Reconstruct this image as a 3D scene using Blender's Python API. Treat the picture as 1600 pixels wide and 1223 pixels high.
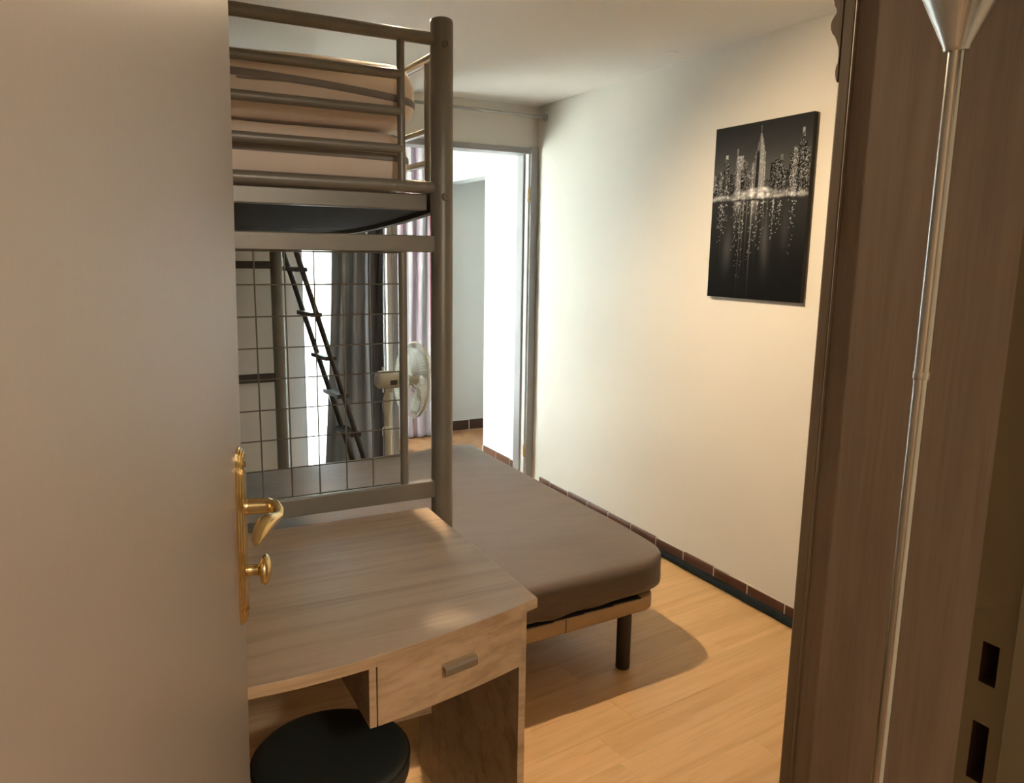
import bpy, bmesh, math, random
import numpy as np
from mathutils import Matrix, Vector
random.seed(7)
for o in list(bpy.data.objects): bpy.data.objects.remove(o)
S = bpy.context.scene
COL = S.collection
# ------------------------------------------------------------------ camera
F_PX = 1207.0
def cam_axes(yaw, pit, rol):
    cy, sy, cp, sp, cr, sr = math.cos(yaw), math.sin(yaw), math.cos(pit), math.sin(pit), math.cos(rol), math.sin(rol)
    fw = Vector((sy*cp, cy*cp, -sp)); rt = Vector((cy, -sy, 0)); dn = fw.cross(rt)
    return cr*rt + sr*dn, -sr*rt + cr*dn, fw
rt, dn, fw = cam_axes(*[math.radians(a) for a in (27.95, 10.06, -0.87)])
cam = bpy.data.cameras.new('camera'); camo = bpy.data.objects.new('camera', cam); COL.objects.link(camo)
cam.sensor_fit = 'HORIZONTAL'; cam.sensor_width = 36; cam.lens = 36*F_PX/1600; cam.clip_start = 0.02
camo.matrix_world = Matrix(((rt.x, -dn.x, -fw.x, 0), (rt.y, -dn.y, -fw.y, 0), (rt.z, -dn.z, -fw.z, 1.5), (0, 0, 0, 1)))
S.camera = camo
# ------------------------------------------------------------------ light and exposure
w = bpy.data.worlds.new('sky'); S.world = w; w.use_nodes = True
w.node_tree.nodes['Background'].inputs[0].default_value = (0.86, 0.93, 1.0, 1)
w.node_tree.nodes['Background'].inputs[1].default_value = 7.5
LAMP = (.93, 2.60, 2.358); AIM = (1.85, 1.75, .3); LAMP_W = 80.0; HALL_W = 34.0
SUN_W = 120.0
sun = bpy.data.lights.new('sun', 'SUN'); sun.energy = SUN_W; sun.color = (1, .96, .88); sun.angle = .01
suno = bpy.data.objects.new('sun', sun); COL.objects.link(suno); suno.location = (0, -3, 8); suno.rotation_euler = (math.radians(28), 0, math.radians(12))
vs = S.view_settings; vs.view_transform = 'Standard'; vs.look = 'None'; vs.gamma = 1; vs.use_curve_mapping = False
vs.exposure = 1.03
# ------------------------------------------------------------------ materials
MATS = {}
def new_mat(name):
    m = bpy.data.materials.new(name); m.use_nodes = True; MATS[name] = m
    nt = m.node_tree; return m, nt, nt.nodes['Principled BSDF']
def nd(nt, t, **k):
    n = nt.nodes.new(t)
    for a, v in k.items(): setattr(n, a, v)
    return n
def plain(name, col, rough=.5, metal=0, var=.06, scale=6, bump=0, bscale=60, coat=0, stretch=(1, 1, 1), spec=.5, sheen=0):
    m, nt, b = new_mat(name)
    tc = nd(nt, 'ShaderNodeTexCoord'); mp = nd(nt, 'ShaderNodeMapping'); mp.inputs['Scale'].default_value = stretch
    nt.links.new(tc.outputs['Object'], mp.inputs[0])
    n = nd(nt, 'ShaderNodeTexNoise'); n.inputs['Scale'].default_value = scale; n.inputs['Detail'].default_value = 5
    nt.links.new(mp.outputs[0], n.inputs['Vector'])
    r = nd(nt, 'ShaderNodeValToRGB'); r.color_ramp.elements[0].position = .3; r.color_ramp.elements[1].position = .7
    r.color_ramp.elements[0].color = tuple(c*(1-var) for c in col)+(1,); r.color_ramp.elements[1].color = tuple(min(1, c*(1+var)) for c in col)+(1,)
    nt.links.new(n.outputs['Fac'], r.inputs[0]); nt.links.new(r.outputs[0], b.inputs['Base Color'])
    b.inputs['Roughness'].default_value = rough; b.inputs['Metallic'].default_value = metal
    b.inputs['Specular IOR Level'].default_value = spec
    if coat: b.inputs['Coat Weight'].default_value = coat
    if sheen: b.inputs['Sheen Weight'].default_value = sheen
    if bump:
        n2 = nd(nt, 'ShaderNodeTexNoise'); n2.inputs['Scale'].default_value = bscale; n2.inputs['Detail'].default_value = 4
        nt.links.new(mp.outputs[0], n2.inputs['Vector'])
        bp = nd(nt, 'ShaderNodeBump'); bp.inputs['Strength'].default_value = bump; bp.inputs['Distance'].default_value = .01
        nt.links.new(n2.outputs['Fac'], bp.inputs['Height']); nt.links.new(bp.outputs[0], b.inputs['Normal'])
    return m
def wood(name, dark, mid, light, axis='X', rough=.45, scale=1.0, streak=.5, bump=.05, coat=0, island=False):
    m, nt, b = new_mat(name)
    tc = nd(nt, 'ShaderNodeTexCoord'); mp = nd(nt, 'ShaderNodeMapping')
    sc = {'X': (.9, 14, 14), 'Y': (14, .9, 14), 'Z': (14, 14, .9)}[axis]
    mp.inputs['Scale'].default_value = tuple(s*scale for s in sc)
    vec = tc.outputs['Object']
    if island:
        oi = nd(nt, 'ShaderNodeObjectInfo'); ad = nd(nt, 'ShaderNodeVectorMath', operation='MULTIPLY_ADD')
        ad.inputs[1].default_value = (9, 5, 3); nt.links.new(oi.outputs['Random'], ad.inputs[0]); nt.links.new(vec, ad.inputs[2]); vec = ad.outputs[0]
    nt.links.new(vec, mp.inputs[0])
    n = nd(nt, 'ShaderNodeTexNoise'); n.inputs['Scale'].default_value = 1.6; n.inputs['Detail'].default_value = 9; n.inputs['Roughness'].default_value = .62; n.inputs['Distortion'].default_value = .6
    nt.links.new(mp.outputs[0], n.inputs['Vector'])
    r = nd(nt, 'ShaderNodeValToRGB'); e = r.color_ramp.elements
    e[0].position = .32; e[0].color = dark+(1,); e[1].position = .70; e[1].color = light+(1,); x = e.new(.5); x.color = mid+(1,)
    nt.links.new(n.outputs['Fac'], r.inputs[0])
    n2 = nd(nt, 'ShaderNodeTexNoise'); n2.inputs['Scale'].default_value = 9; n2.inputs['Detail'].default_value = 4
    nt.links.new(mp.outputs[0], n2.inputs['Vector'])
    r2 = nd(nt, 'ShaderNodeValToRGB'); r2.color_ramp.elements[0].position = .36; r2.color_ramp.elements[1].position = .5
    r2.color_ramp.elements[0].color = (1-streak*.5,)*3+(1,); r2.color_ramp.elements[1].color = (1, 1, 1, 1)
    nt.links.new(n2.outputs['Fac'], r2.inputs[0])
    mx = nd(nt, 'ShaderNodeMix', data_type='RGBA', blend_type='MULTIPLY'); mx.inputs[0].default_value = .7
    nt.links.new(r.outputs[0], mx.inputs[6]); nt.links.new(r2.outputs[0], mx.inputs[7])
    out = mx.outputs[2]
    if island:
        mr = nd(nt, 'ShaderNodeMapRange'); mr.inputs[3].default_value = .94; mr.inputs[4].default_value = 1.05
        nt.links.new(oi.outputs['Random'], mr.inputs[0])
        m3 = nd(nt, 'ShaderNodeVectorMath', operation='SCALE'); nt.links.new(out, m3.inputs[0]); nt.links.new(mr.outputs[0], m3.inputs[3]); out = m3.outputs[0]
    nt.links.new(out, b.inputs['Base Color'])
    b.inputs['Roughness'].default_value = rough
    if coat: b.inputs['Coat Weight'].default_value = coat; b.inputs['Coat Roughness'].default_value = .25
    bp = nd(nt, 'ShaderNodeBump'); bp.inputs['Strength'].default_value = bump; bp.inputs['Distance'].default_value = .004
    nt.links.new(n2.outputs['Fac'], bp.inputs['Height']); nt.links.new(bp.outputs[0], b.inputs['Normal'])
    return m
plain('wall_paint', (.78, .74, .67), .85, var=.015, scale=2, bump=.05, bscale=35)
plain('ceiling_paint', (.88, .85, .80), .9, var=.01, scale=2, bump=.05, bscale=25)
plain('white_paint', (.80, .82, .82), .8, var=.01, scale=2, bump=.03)
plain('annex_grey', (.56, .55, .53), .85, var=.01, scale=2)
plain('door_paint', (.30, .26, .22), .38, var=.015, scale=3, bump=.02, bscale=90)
plain('jamb_paint', (.20, .16, .095), .5, var=.03, scale=3)
plain('frame_grey', (.30, .29, .29), .5, var=.03)
plain('frame_white', (.78, .78, .76), .45, var=.02)
plain('hall_paint', (.55, .46, .36), .85, var=.02)
plain('hall_floor', (.30, .17, .09), .5, var=.1)
plain('grey_metal', (.205, .195, .168), .38, metal=.25, var=.06, scale=9, bump=.02, bscale=300)
plain('board_black', (.030, .030, .031), .85, var=.1, spec=.2)
plain('dark_metal', (.055, .055, .055), .45, metal=.4, var=.08)
plain('bolt_metal', (.22, .205, .18), .32, metal=.8, var=.05)
plain('wire_metal', (.16, .145, .115), .4, metal=.6, var=.05)
plain('sheet_beige', (.84, .71, .60), .85, var=.05, scale=5, bump=.35, bscale=9, sheen=.2)
plain('rail_shadow_grey', (.27, .25, .23), .8, var=.08, scale=20)  # cast shade of the bunk end rails, carried as a grey colour
plain('sheet_brown', (.118, .088, .071), .60, var=.07, scale=3, bump=.34, bscale=3.2, sheen=.15, stretch=(1.2, 3, 1))
plain('bed_steel', (.50, .36, .21), .45, metal=.15, var=.04)
plain('leg_black', (.028, .024, .020), .5, var=.1)
plain('slat_holder', (.02, .02, .02), .5, var=.1)
wood('slat_wood', (.40, .27, .15), (.50, .35, .2), (.6, .44, .27), 'X')
wood('desk_oak', (.36, .26, .17), (.49, .365, .25), (.54, .41, .29), 'X', rough=.45, scale=.6, streak=.28, coat=.05)
wood('desk_oak_front', (.34, .22, .125), (.46, .32, .19), (.54, .39, .245), 'X', rough=.5, scale=.8, streak=.4)
wood('desk_inner', (.10, .062, .03), (.13, .082, .042), (.16, .10, .055), 'Z', rough=.6)
wood('floor_oak', (.58, .345, .15), (.66, .42, .20), (.71, .47, .24), 'X', rough=.38, scale=.55, streak=.22, bump=.03, coat=.1, island=True)
wood('wardrobe_oak', (.225, .165, .125), (.285, .212, .163), (.325, .248, .195), 'Z', rough=.6, scale=.9, streak=.25)
wood('wardrobe_trim', (.16, .115, .07), (.20, .15, .10), (.24, .185, .125), 'Z', rough=.5, scale=1, streak=.2)
plain('brass', (.74, .57, .28), .22, metal=1, var=.06, scale=14)
plain('screw_brass', (.30, .19, .07), .4, metal=1, var=.1)
plain('chrome', (.62, .60, .55), .24, metal=1, var=.03)
plain('brushed_steel', (.68, .66, .62), .32, metal=1, var=.04, scale=12, stretch=(1, 1, .1))
plain('seat_black', (.026, .032, .029), .45, var=.1, scale=60, bump=.06, bscale=400)
plain('black_plastic', (.015, .015, .015), .35, var=.1)
plain('mortise_dark', (.035, .014, .008), .8, var=.2)
plain('tile_red', (.125, .055, .034), .28, var=.22, scale=5, coat=.2)
plain('tile_dark', (.045, .022, .016), .3, var=.2, scale=5)
plain('grout', (.55, .50, .44), .9, var=.05)
plain('trim_navy', (.012, .018, .022), .85, var=.25, scale=30, spec=.2)
plain('trim_black', (.012, .012, .012), .6, var=.2)
plain('fan_cream', (.62, .58, .48), .42, var=.03)
plain('fan_dark', (.10, .09, .08), .5)
plain('canvas_edge', (.012, .011, .010), .7, var=.1)
plain('rod_grey', (.34, .33, .31), .4, metal=.4, var=.04)
plain('cord_black', (.02, .02, .02), .6)
plain('outdoor_ground', (.5, .5, .48), .9)
# satin curtain
m = plain('curtain_satin', (.31, .36, .43), .36, var=.25, scale=4, bump=.7, bscale=11, stretch=(1, 1, .35), sheen=.4)
plain('curtain_brown', (.062, .052, .050), .7, var=.15, scale=6, bump=.1, bscale=40)
# terracotta with dark streaks
m, nt, b = new_mat('terracotta')
tc = nd(nt, 'ShaderNodeTexCoord'); n = nd(nt, 'ShaderNodeTexNoise'); n.inputs['Scale'].default_value = 4.5; n.inputs['Detail'].default_value = 6; n.inputs['Distortion'].default_value = 1.6
nt.links.new(tc.outputs['Object'], n.inputs['Vector']); r = nd(nt, 'ShaderNodeValToRGB'); e = r.color_ramp.elements
e[0].position = .30; e[0].color = (.10, .03, .015, 1); e[1].position = .62; e[1].color = (.42, .23, .11, 1); x = e.new(.42); x.color = (.33, .16, .07, 1)
nt.links.new(n.outputs['Fac'], r.inputs[0]); nt.links.new(r.outputs[0], b.inputs['Base Color']); b.inputs['Roughness'].default_value = .35
# sheer curtain with pink stripes (stripes follow the u coordinate of the cloth)
m, nt, b = new_mat('curtain_stripe')
uv = nd(nt, 'ShaderNodeUVMap'); sx = nd(nt, 'ShaderNodeSeparateXYZ'); nt.links.new(uv.outputs[0], sx.inputs[0])
r = nd(nt, 'ShaderNodeValToRGB'); r.color_ramp.interpolation = 'CONSTANT'; e = r.color_ramp.elements
stripes = [(0, (.72, .66, .70)), (.10, (.66, .54, .62)), (.20, (.76, .73, .76)), (.37, (.55, .14, .20)), (.41, (.74, .70, .73)), (.55, (.58, .50, .56)), (.62, (.76, .72, .74)), (.74, (.60, .12, .20)), (.78, (.74, .66, .72)), (.90, (.64, .50, .60))]
e[0].position = 0; e[0].color = stripes[0][1]+(1,); e[1].position = stripes[1][0]; e[1].color = stripes[1][1]+(1,)
for p, c in stripes[2:]:
    k = e.new(p); k.color = c+(1,)
ml = nd(nt, 'ShaderNodeMath', operation='MULTIPLY'); ml.inputs[1].default_value = 5.0; fr = nd(nt, 'ShaderNodeMath', operation='FRACT')
nt.links.new(sx.outputs[0], ml.inputs[0]); nt.links.new(ml.outputs[0], fr.inputs[0]); nt.links.new(fr.outputs[0], r.inputs[0])
b.inputs['Roughness'].default_value = .8; nt.links.new(r.outputs[0], b.inputs['Base Color'])
tl = nd(nt, 'ShaderNodeBsdfTranslucent'); nt.links.new(r.outputs[0], tl.inputs[0]); ms = nd(nt, 'ShaderNodeMixShader'); ms.inputs[0].default_value = .5
nt.links.new(b.outputs[0], ms.inputs[1]); nt.links.new(tl.outputs[0], ms.inputs[2]); nt.links.new(ms.outputs[0], nt.nodes['Material Output'].inputs[0])
# window glass
m, nt, b = new_mat('glass')
tr = nd(nt, 'ShaderNodeBsdfTransparent'); gl = nd(nt, 'ShaderNodeBsdfGlossy'); gl.inputs['Roughness'].default_value = .02
ms = nd(nt, 'ShaderNodeMixShader'); ms.inputs[0].default_value = .07; tr.inputs[0].default_value = (.93, .98, .97, 1)
nt.links.new(tr.outputs[0], ms.inputs[1]); nt.links.new(gl.outputs[0], ms.inputs[2]); nt.links.new(ms.outputs[0], nt.nodes['Material Output'].inputs[0])
# fan blade plastic: slightly see-through
m, nt, b = new_mat('fan_blade')
b.inputs['Base Color'].default_value = (.72, .71, .66, 1); b.inputs['Roughness'].default_value = .3
tl = nd(nt, 'ShaderNodeBsdfTranslucent'); tl.inputs[0].default_value = (.72, .71, .66, 1); ms = nd(nt, 'ShaderNodeMixShader'); ms.inputs[0].default_value = .35
nt.links.new(b.outputs[0], ms.inputs[1]); nt.links.new(tl.outputs[0], ms.inputs[2]); nt.links.new(ms.outputs[0], nt.nodes['Material Output'].inputs[0])
# bulb
m, nt, b = new_mat('bulb')
b.inputs['Emission Color'].default_value = (1, .72, .42, 1); b.inputs['Emission Strength'].default_value = 12; b.inputs['Base Color'].default_value = (.9, .85, .75, 1)
# printed canvas
m, nt, b = new_mat('canvas_print')
at = nd(nt, 'ShaderNodeVertexColor'); at.layer_name = 'print'; nt.links.new(at.outputs[0], b.inputs['Base Color']); b.inputs['Roughness'].default_value = .8; b.inputs['Specular IOR Level'].default_value = .12
# ------------------------------------------------------------------ mesh helpers
class MB:
    def __init__(s): s.v = []; s.f = []; s.uv = None
    def add(s, v, f):
        k = len(s.v); s.v += [tuple(p) for p in v]; s.f += [tuple(i+k for i in q) for q in f]; return s
    def box(s, x0, x1, y0, y1, z0, z1, b=0):
        if b:
            return s.rbox(((x0+x1)/2, (y0+y1)/2, (z0+z1)/2), (x1-x0, y1-y0, z1-z0), b, 2)
        v = [(x, y, z) for z in (z0, z1) for y in (y0, y1) for x in (x0, x1)]
        return s.add(v, [(0, 2, 3, 1), (4, 5, 7, 6), (0, 1, 5, 4), (2, 6, 7, 3), (0, 4, 6, 2), (1, 3, 7, 5)])
    def prism(s, poly, z0, z1):
        n = len(poly); v = [(x, y, z0) for x, y in poly]+[(x, y, z1) for x, y in poly]
        return s.add(v, [tuple(range(n))[::-1], tuple(range(n, 2*n))]+[(i, (i+1) % n, n+(i+1) % n, n+i) for i in range(n)])
    def tube(s, pts, r, n=10, caps=True, rs=None):
        pts = [Vector(p) for p in pts]; N = len(pts); v = []; f = []
        t0 = (pts[1]-pts[0]).normalized(); a = t0.orthogonal().normalized()
        for i, p in enumerate(pts):
            t = (pts[min(i+1, N-1)]-pts[max(i-1, 0)]).normalized(); a = (a-t*a.dot(t)).normalized(); b = t.cross(a)
            rr = rs[i] if rs else r
            for k in range(n):
                g = 2*math.pi*k/n; v.append(p+(a*math.cos(g)+b*math.sin(g))*rr)
        for i in range(N-1):
            for k in range(n): f.append((i*n+k, i*n+(k+1) % n, (i+1)*n+(k+1) % n, (i+1)*n+k))
        if caps: f.append(tuple(range(n))[::-1]); f.append(tuple(range((N-1)*n, N*n)))
        return s.add(v, f)
    def lathe(s, prof, c=(0, 0, 0), n=24, axis=(0, 0, 1)):
        ax = Vector(axis).normalized(); a = ax.orthogonal().normalized(); b = ax.cross(a); c = Vector(c); v = []; f = []
        for r, h in prof:
            for k in range(n):
                g = 2*math.pi*k/n; v.append(c+ax*h+(a*math.cos(g)+b*math.sin(g))*r)
        for i in range(len(prof)-1):
            for k in range(n): f.append((i*n+k, i*n+(k+1) % n, (i+1)*n+(k+1) % n, (i+1)*n+k))
        f.append(tuple(range(n))[::-1]); f.append(tuple(range((len(prof)-1)*n, len(prof)*n)))
        return s.add(v, f)
    def rbox(s, c, d, r, seg=3, fn=None, grid=1):
        hx, hy, hz = d[0]/2, d[1]/2, d[2]/2; r = min(r, hx*.999, hy*.999, hz*.999)
        def ticks(h):
            core = h-r; m = max(1, int(grid)) if grid > 1 else 1
            t = [-h+r*(1-math.cos(math.pi/2*i/seg)) for i in range(seg)]
            t += [-core+2*core*i/m for i in range(m+1)]
            t += [h-r*(1-math.sin(math.pi/2*i/seg)) if 0 else core+r*math.sin(math.pi/2*i/seg) for i in range(1, seg+1)]
            return t
        T = [ticks(h) for h in (hx, hy, hz)]; idx = {}; V = []; Fc = []
        def vert(p):
            k = tuple(round(q, 7) for q in p)
            if k not in idx:
                cc = Vector((max(-hx+r, min(hx-r, p[0])), max(-hy+r, min(hy-r, p[1])), max(-hz+r, min(hz-r, p[2]))))
                dd = Vector(p)-cc
                q = cc+dd.normalized()*r if dd.length > 1e-9 else cc
                idx[k] = len(V); V.append(q)
            return idx[k]
        H = (hx, hy, hz)
        for ax in range(3):
            u, w_ = (ax+1) % 3, (ax+2) % 3
            for sg in (-1, 1):
                for i in range(len(T[u])-1):
                    for j in range(len(T[w_])-1):
                        q = []
                        for (a_, b_) in ((i, j), (i+1, j), (i+1, j+1), (i, j+1)):
                            p = [0, 0, 0]; p[ax] = sg*H[ax]; p[u] = T[u][a_]; p[w_] = T[w_][b_]; q.append(vert(p))
                        Fc.append(tuple(q) if sg > 0 else tuple(q[::-1]))
        C = Vector(c); V = [v+C for v in V]
        if fn: V = [Vector(fn(v)) for v in V]
        return s.add(V, Fc)
def root_loc(o):
    while o.parent: o = o.parent
    return o['_loc'] if '_loc' in o else (0, 0, 0)
LOC = {}
def setp(o, label=None, cat=None, group=None, kind=None):
    if label: o['label'] = label
    if cat: o['category'] = cat
    if group: o['group'] = group
    if kind: o['kind'] = kind
    return o
def obj(name, mb, mat, parent=None, smooth=False, local=False, mods=None, bevel=0, sharp=35):
    me = bpy.data.meshes.new(name)
    p = parent
    while p is not None and p.parent: p = p.parent
    L = Vector(LOC.get(p.name, (0, 0, 0))) if (p is not None and not local) else Vector((0, 0, 0))
    me.from_pydata([Vector(v)-L for v in mb.v], [], mb.f); me.validate()
    bm = bmesh.new(); bm.from_mesh(me); bmesh.ops.recalc_face_normals(bm, faces=bm.faces); bm.to_mesh(me); bm.free()
    me.materials.append(MATS[mat])
    if mb.uv:
        ul = me.uv_layers.new(name='UVMap')
        for lp in me.loops: ul.data[lp.index].uv = mb.uv[lp.vertex_index]
    o = bpy.data.objects.new(name, me); COL.objects.link(o)
    if parent is not None: o.parent = parent
    if smooth:
        me.polygons.foreach_set('use_smooth', [True]*len(me.polygons))
        try: me.set_sharp_from_angle(angle=math.radians(sharp))
        except Exception: pass
    if bevel:
        bv = o.modifiers.new('bevel', 'BEVEL'); bv.width = bevel; bv.segments = 2; bv.limit_method = 'ANGLE'
    return o
def thing(name, loc, label, cat, group=None, kind=None, rot=(0, 0, 0)):
    o = bpy.data.objects.new(name, None); COL.objects.link(o); o.location = loc; o.rotation_euler = rot; o.empty_display_size = .1
    LOC[o.name] = loc; return setp(o, label, cat, group, kind)
def struct(name, mb, mat, label=None, parent=None, **k):
    o = obj(name, mb, mat, parent, **k)
    if parent is None: setp(o, label, None, None, 'structure')
    return o
def box(*a, **k): return MB().box(*a, **k)
def tube(*a, **k): return MB().tube(*a, **k)
# ------------------------------------------------------------------ room shell
XL, XR, YN, YF, ZC = -.36, 2.47, .421, 4.36, 2.40
YN0, YF2 = .27, 4.48          # other faces of the near and the far wall
X2, Y2 = 2.50, 5.97           # next room: right wall, facing wall
DX0, DX1, DZ = 1.54, 2.405, 2.115   # far doorway
WX0, WX1 = .985, 1.478        # balcony window beside it
struct('ceiling', box(XL-.12, 3.6, YN0, 6.1, ZC, ZC+.12), 'ceiling_paint', 'off white plastered ceiling over the bedroom')
mb = MB().box(XR, XR+.12, YN0, YF2-.001, -.1, ZC)
struct('wall_right', mb, 'wall_paint', 'off white plain wall carrying the canvas print')
mb = MB().box(XL-.12, WX0, YF, YF2, -.1, ZC).box(WX0, WX1, YF, YF2, DZ+.035, ZC).box(WX0, WX1, YF, YF2, -.1, .02).box(WX1, DX0-.03, YF, YF2, -.1, ZC).box(DX0-.03, XR, YF, YF2, DZ+.035, ZC)
struct('wall_far', mb, 'wall_paint', 'off white end wall with the doorway and tall window')
struct('wall_left', box(XL-.12, XL, YN0, YF, -.1, ZC), 'wall_paint', 'off white wall behind the bunk bed')
OX0, OX1 = -.085, .752        # entrance opening
mb = MB().box(XL, OX0-.05, YN0, YN, -.1, ZC).box(OX1+.05, XR, YN0, YN, -.1, ZC).box(OX0-.05, OX1+.05, YN0, YN, 2.09, ZC)
struct('wall_near', mb, 'wall_paint', 'off white wall around the entrance doorway')
# floor: slab and planks
fl = struct('floor', box(XL, XR, YN0, YF2, -.1, -.008), 'floor_oak', 'light oak laminate floor of long planks')
def clip(poly, x0, x1, y0, y1):
    for ax, lim, sg in ((0, x0, 1), (0, x1, -1), (1, y0, 1), (1, y1, -1)):
        out = []
        for i in range(len(poly)):
            a, b = poly[i], poly[(i+1) % len(poly)]; da, db = sg*(a[ax]-lim), sg*(b[ax]-lim)
            if da >= 0: out.append(a)
            if (da >= 0) != (db >= 0):
                t = da/(da-db); out.append((a[0]+t*(b[0]-a[0]), a[1]+t*(b[1]-a[1])))
        poly = out
        if not poly: return []
    return poly
A = math.radians(6.5); PW, PL = .138, 1.20; ca, sa = math.cos(A), math.sin(A)
pc = (1.31, 1.69)
rr = random.Random(3)
for j in range(-14, 26):
    off = (0 if j == 0 else rr.uniform(-.6, .6))
    for i in range(-4, 4):
        g = .0003; u0, u1, v0, v1 = off+i*PL+g, off+(i+1)*PL-g, j*PW+g, (j+1)*PW-g
        poly = [(pc[0]+u*ca-v*sa, pc[1]+u*sa+v*ca) for u, v in ((u0, v0), (u1, v0), (u1, v1), (u0, v1))]
        poly = clip(poly, XL+.003, XR-.003, YN0+.003, YF-.003)
        if len(poly) < 3: continue
        cx = sum(p[0] for p in poly)/len(poly); cy = sum(p[1] for p in poly)/len(poly)
        # each plank is built in its own frame so that its grain runs along it
        loc = [((x-cx)*ca+(y-cy)*sa, -(x-cx)*sa+(y-cy)*ca) for x, y in poly]
        o = obj('plank', MB().prism(loc, -.008, 0), 'floor_oak', fl, local=True)
        o.location = (cx, cy, 0); o.rotation_euler = (0, 0, A)
# hallway behind the camera
struct('floor', box(-1.3, 1.6, -1.7, YN0, -.1, 0), 'hall_floor', 'brown floor of the hallway')
struct('ceiling', box(-1.3, 1.6, -1.7, YN0, 2.4, 2.5), 'hall_paint', 'beige ceiling of the hallway')
mb = MB().box(-1.42, -1.3, -1.7, YN0, -.1, 2.5).box(1.6, 1.72, -1.7, YN0, -.1, 2.5).box(-1.42, 1.72, -1.82, -1.7, -.1, 2.5).box(-1.3, XL-.12, YN0, YN0+.1, -.1, 2.5)
struct('wall_hallway', mb, 'hall_paint', 'beige walls of the hallway')
# next room
struct('floor', box(DX0-.06, 3.6, YF2, 6.1, -.1, 0), 'terracotta', 'terracotta floor with dark red streaks in the next room')
OPY = 5.17
mb = MB().box(X2, X2+.14, YF2, OPY, 0, ZC).box(X2, X2+.14, OPY, Y2, 2.055, ZC)
struct('wall_annex_right', mb, 'white_paint', 'bright white wall of the next room with a passage')
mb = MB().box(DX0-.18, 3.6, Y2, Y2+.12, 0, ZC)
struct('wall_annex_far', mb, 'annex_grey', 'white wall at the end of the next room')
AWY0, AWY1 = 4.75, 5.60
mb = MB().box(DX0-.18, DX0-.04, YF2, AWY0, 0, ZC).box(DX0-.18, DX0-.04, AWY1, Y2, 0, ZC).box(DX0-.18, DX0-.04, AWY0, AWY1, 0, .25).box(DX0-.18, DX0-.04, AWY0, AWY1, 2.3, ZC)
struct('wall_annex_left', mb, 'white_paint', 'white wall of the next room with a window')
struct('wall_passage', MB().box(3.6, 3.7, YF2, 6.1, 0, ZC).box(X2+.14, 3.6, YF2, OPY, 0, ZC), 'white_paint', 'white walls of the passage off the next room')
struct('wall_outdoor', box(-6, 9, YF2, 14, -.3, -.2), 'outdoor_ground', 'pale ground outdoors')
w2 = thing('window_2', (DX0-.11, (AWY0+AWY1)/2, .25), 'white framed window lighting the next room', None, kind='structure')
f = MB(); xx = (DX0-.14, DX0-.08)
f.box(*xx, AWY0, AWY0+.05, .25, 2.3).box(*xx, AWY1-.05, AWY1, .25, 2.3).box(*xx, AWY0+.05, AWY1-.05, .25, .30).box(*xx, AWY0+.05, AWY1-.05, 2.25, 2.3)
obj('window_frame', f, 'frame_white', w2, bevel=.004)
obj('pane', box(DX0-.113, DX0-.107, AWY0+.05, AWY1-.05, .30, 2.25), 'glass', w2)
# baseboards: real tiles on a mortar strip
def baseboard(name, label, axis, fixed, a0, a1, first, step, h, th, mat, sgn):
    g = .0035; mbk = MB()
    if axis == 'y': mbk.box(min(fixed, fixed+sgn*th*.82), max(fixed, fixed+sgn*th*.82), a0, a1, 0, h-.001)
    else: mbk.box(a0, a1, min(fixed, fixed+sgn*th*.82), max(fixed, fixed+sgn*th*.82), 0, h-.001)
    bb = struct(name, mbk, 'grout', label)
    a = first
    while a > a0: a -= step
    while a < a1:
        p, q = max(a, a0)+g, min(a+step, a1)-g
        if q-p > .02:
            hh = h+random.uniform(-.002, .002); t = th+random.uniform(-.001, .001)
            lo, hi = min(fixed, fixed+sgn*t), max(fixed, fixed+sgn*t)
            t_ = MB().box(lo, hi, p, q, .001, hh) if axis == 'y' else MB().box(p, q, lo, hi, .001, hh)
            obj('tile', t_, mat, bb, bevel=.002)
        a += step
    return bb
baseboard('baseboard_right', 'red brown tile skirting with pale joints along the right wall', 'y', XR, 1.3, YF-.12, 2.153, .2165, .066, .011, 'tile_red', -1)
baseboard('baseboard_annex_right', 'terracotta tile skirting below the bright white wall', 'y', X2, YF2, OPY, 4.5, .2165, .066, .011, 'tile_red', -1)
baseboard('baseboard_annex_far', 'dark red tile skirting at the end of the next room', 'x', Y2, DX0, 3.59, 2.53, .2165, .085, .011, 'tile_dark', -1)
# dark floor trim in front of the tiles
t1 = thing('trim_1', (2.44, 2.8, 0), 'dark blue black cable trunking lying along the tile skirting', None, kind='structure')
obj('trunking', MB().tube([(2.428, 1.35, .0165), (2.428, 2.2, .016), (2.43, 3.0, .0165), (2.428, 4.2, .016)], .016, 10), 'trim_navy', t1, smooth=True)
obj('backing_strip', box(2.4445, 2.4585, 1.35, 4.2, 0, .022), 'trim_black', t1)
# entrance frame (right jamb with its two mortises)
JX = OX1
ys = [YN0-.012, .305, .372, .392, .4105, .4215]     # last: room side edge
tr = struct('trim_2', MB().box(OX0-.05, OX1+.05, YN0-.012, YN, 2.045, 2.09).box(OX0-.05, OX0-.002, YN0-.012, YN-.042, 0, 2.045), 'jamb_paint', 'olive brown painted frame of the entrance doorway')
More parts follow.
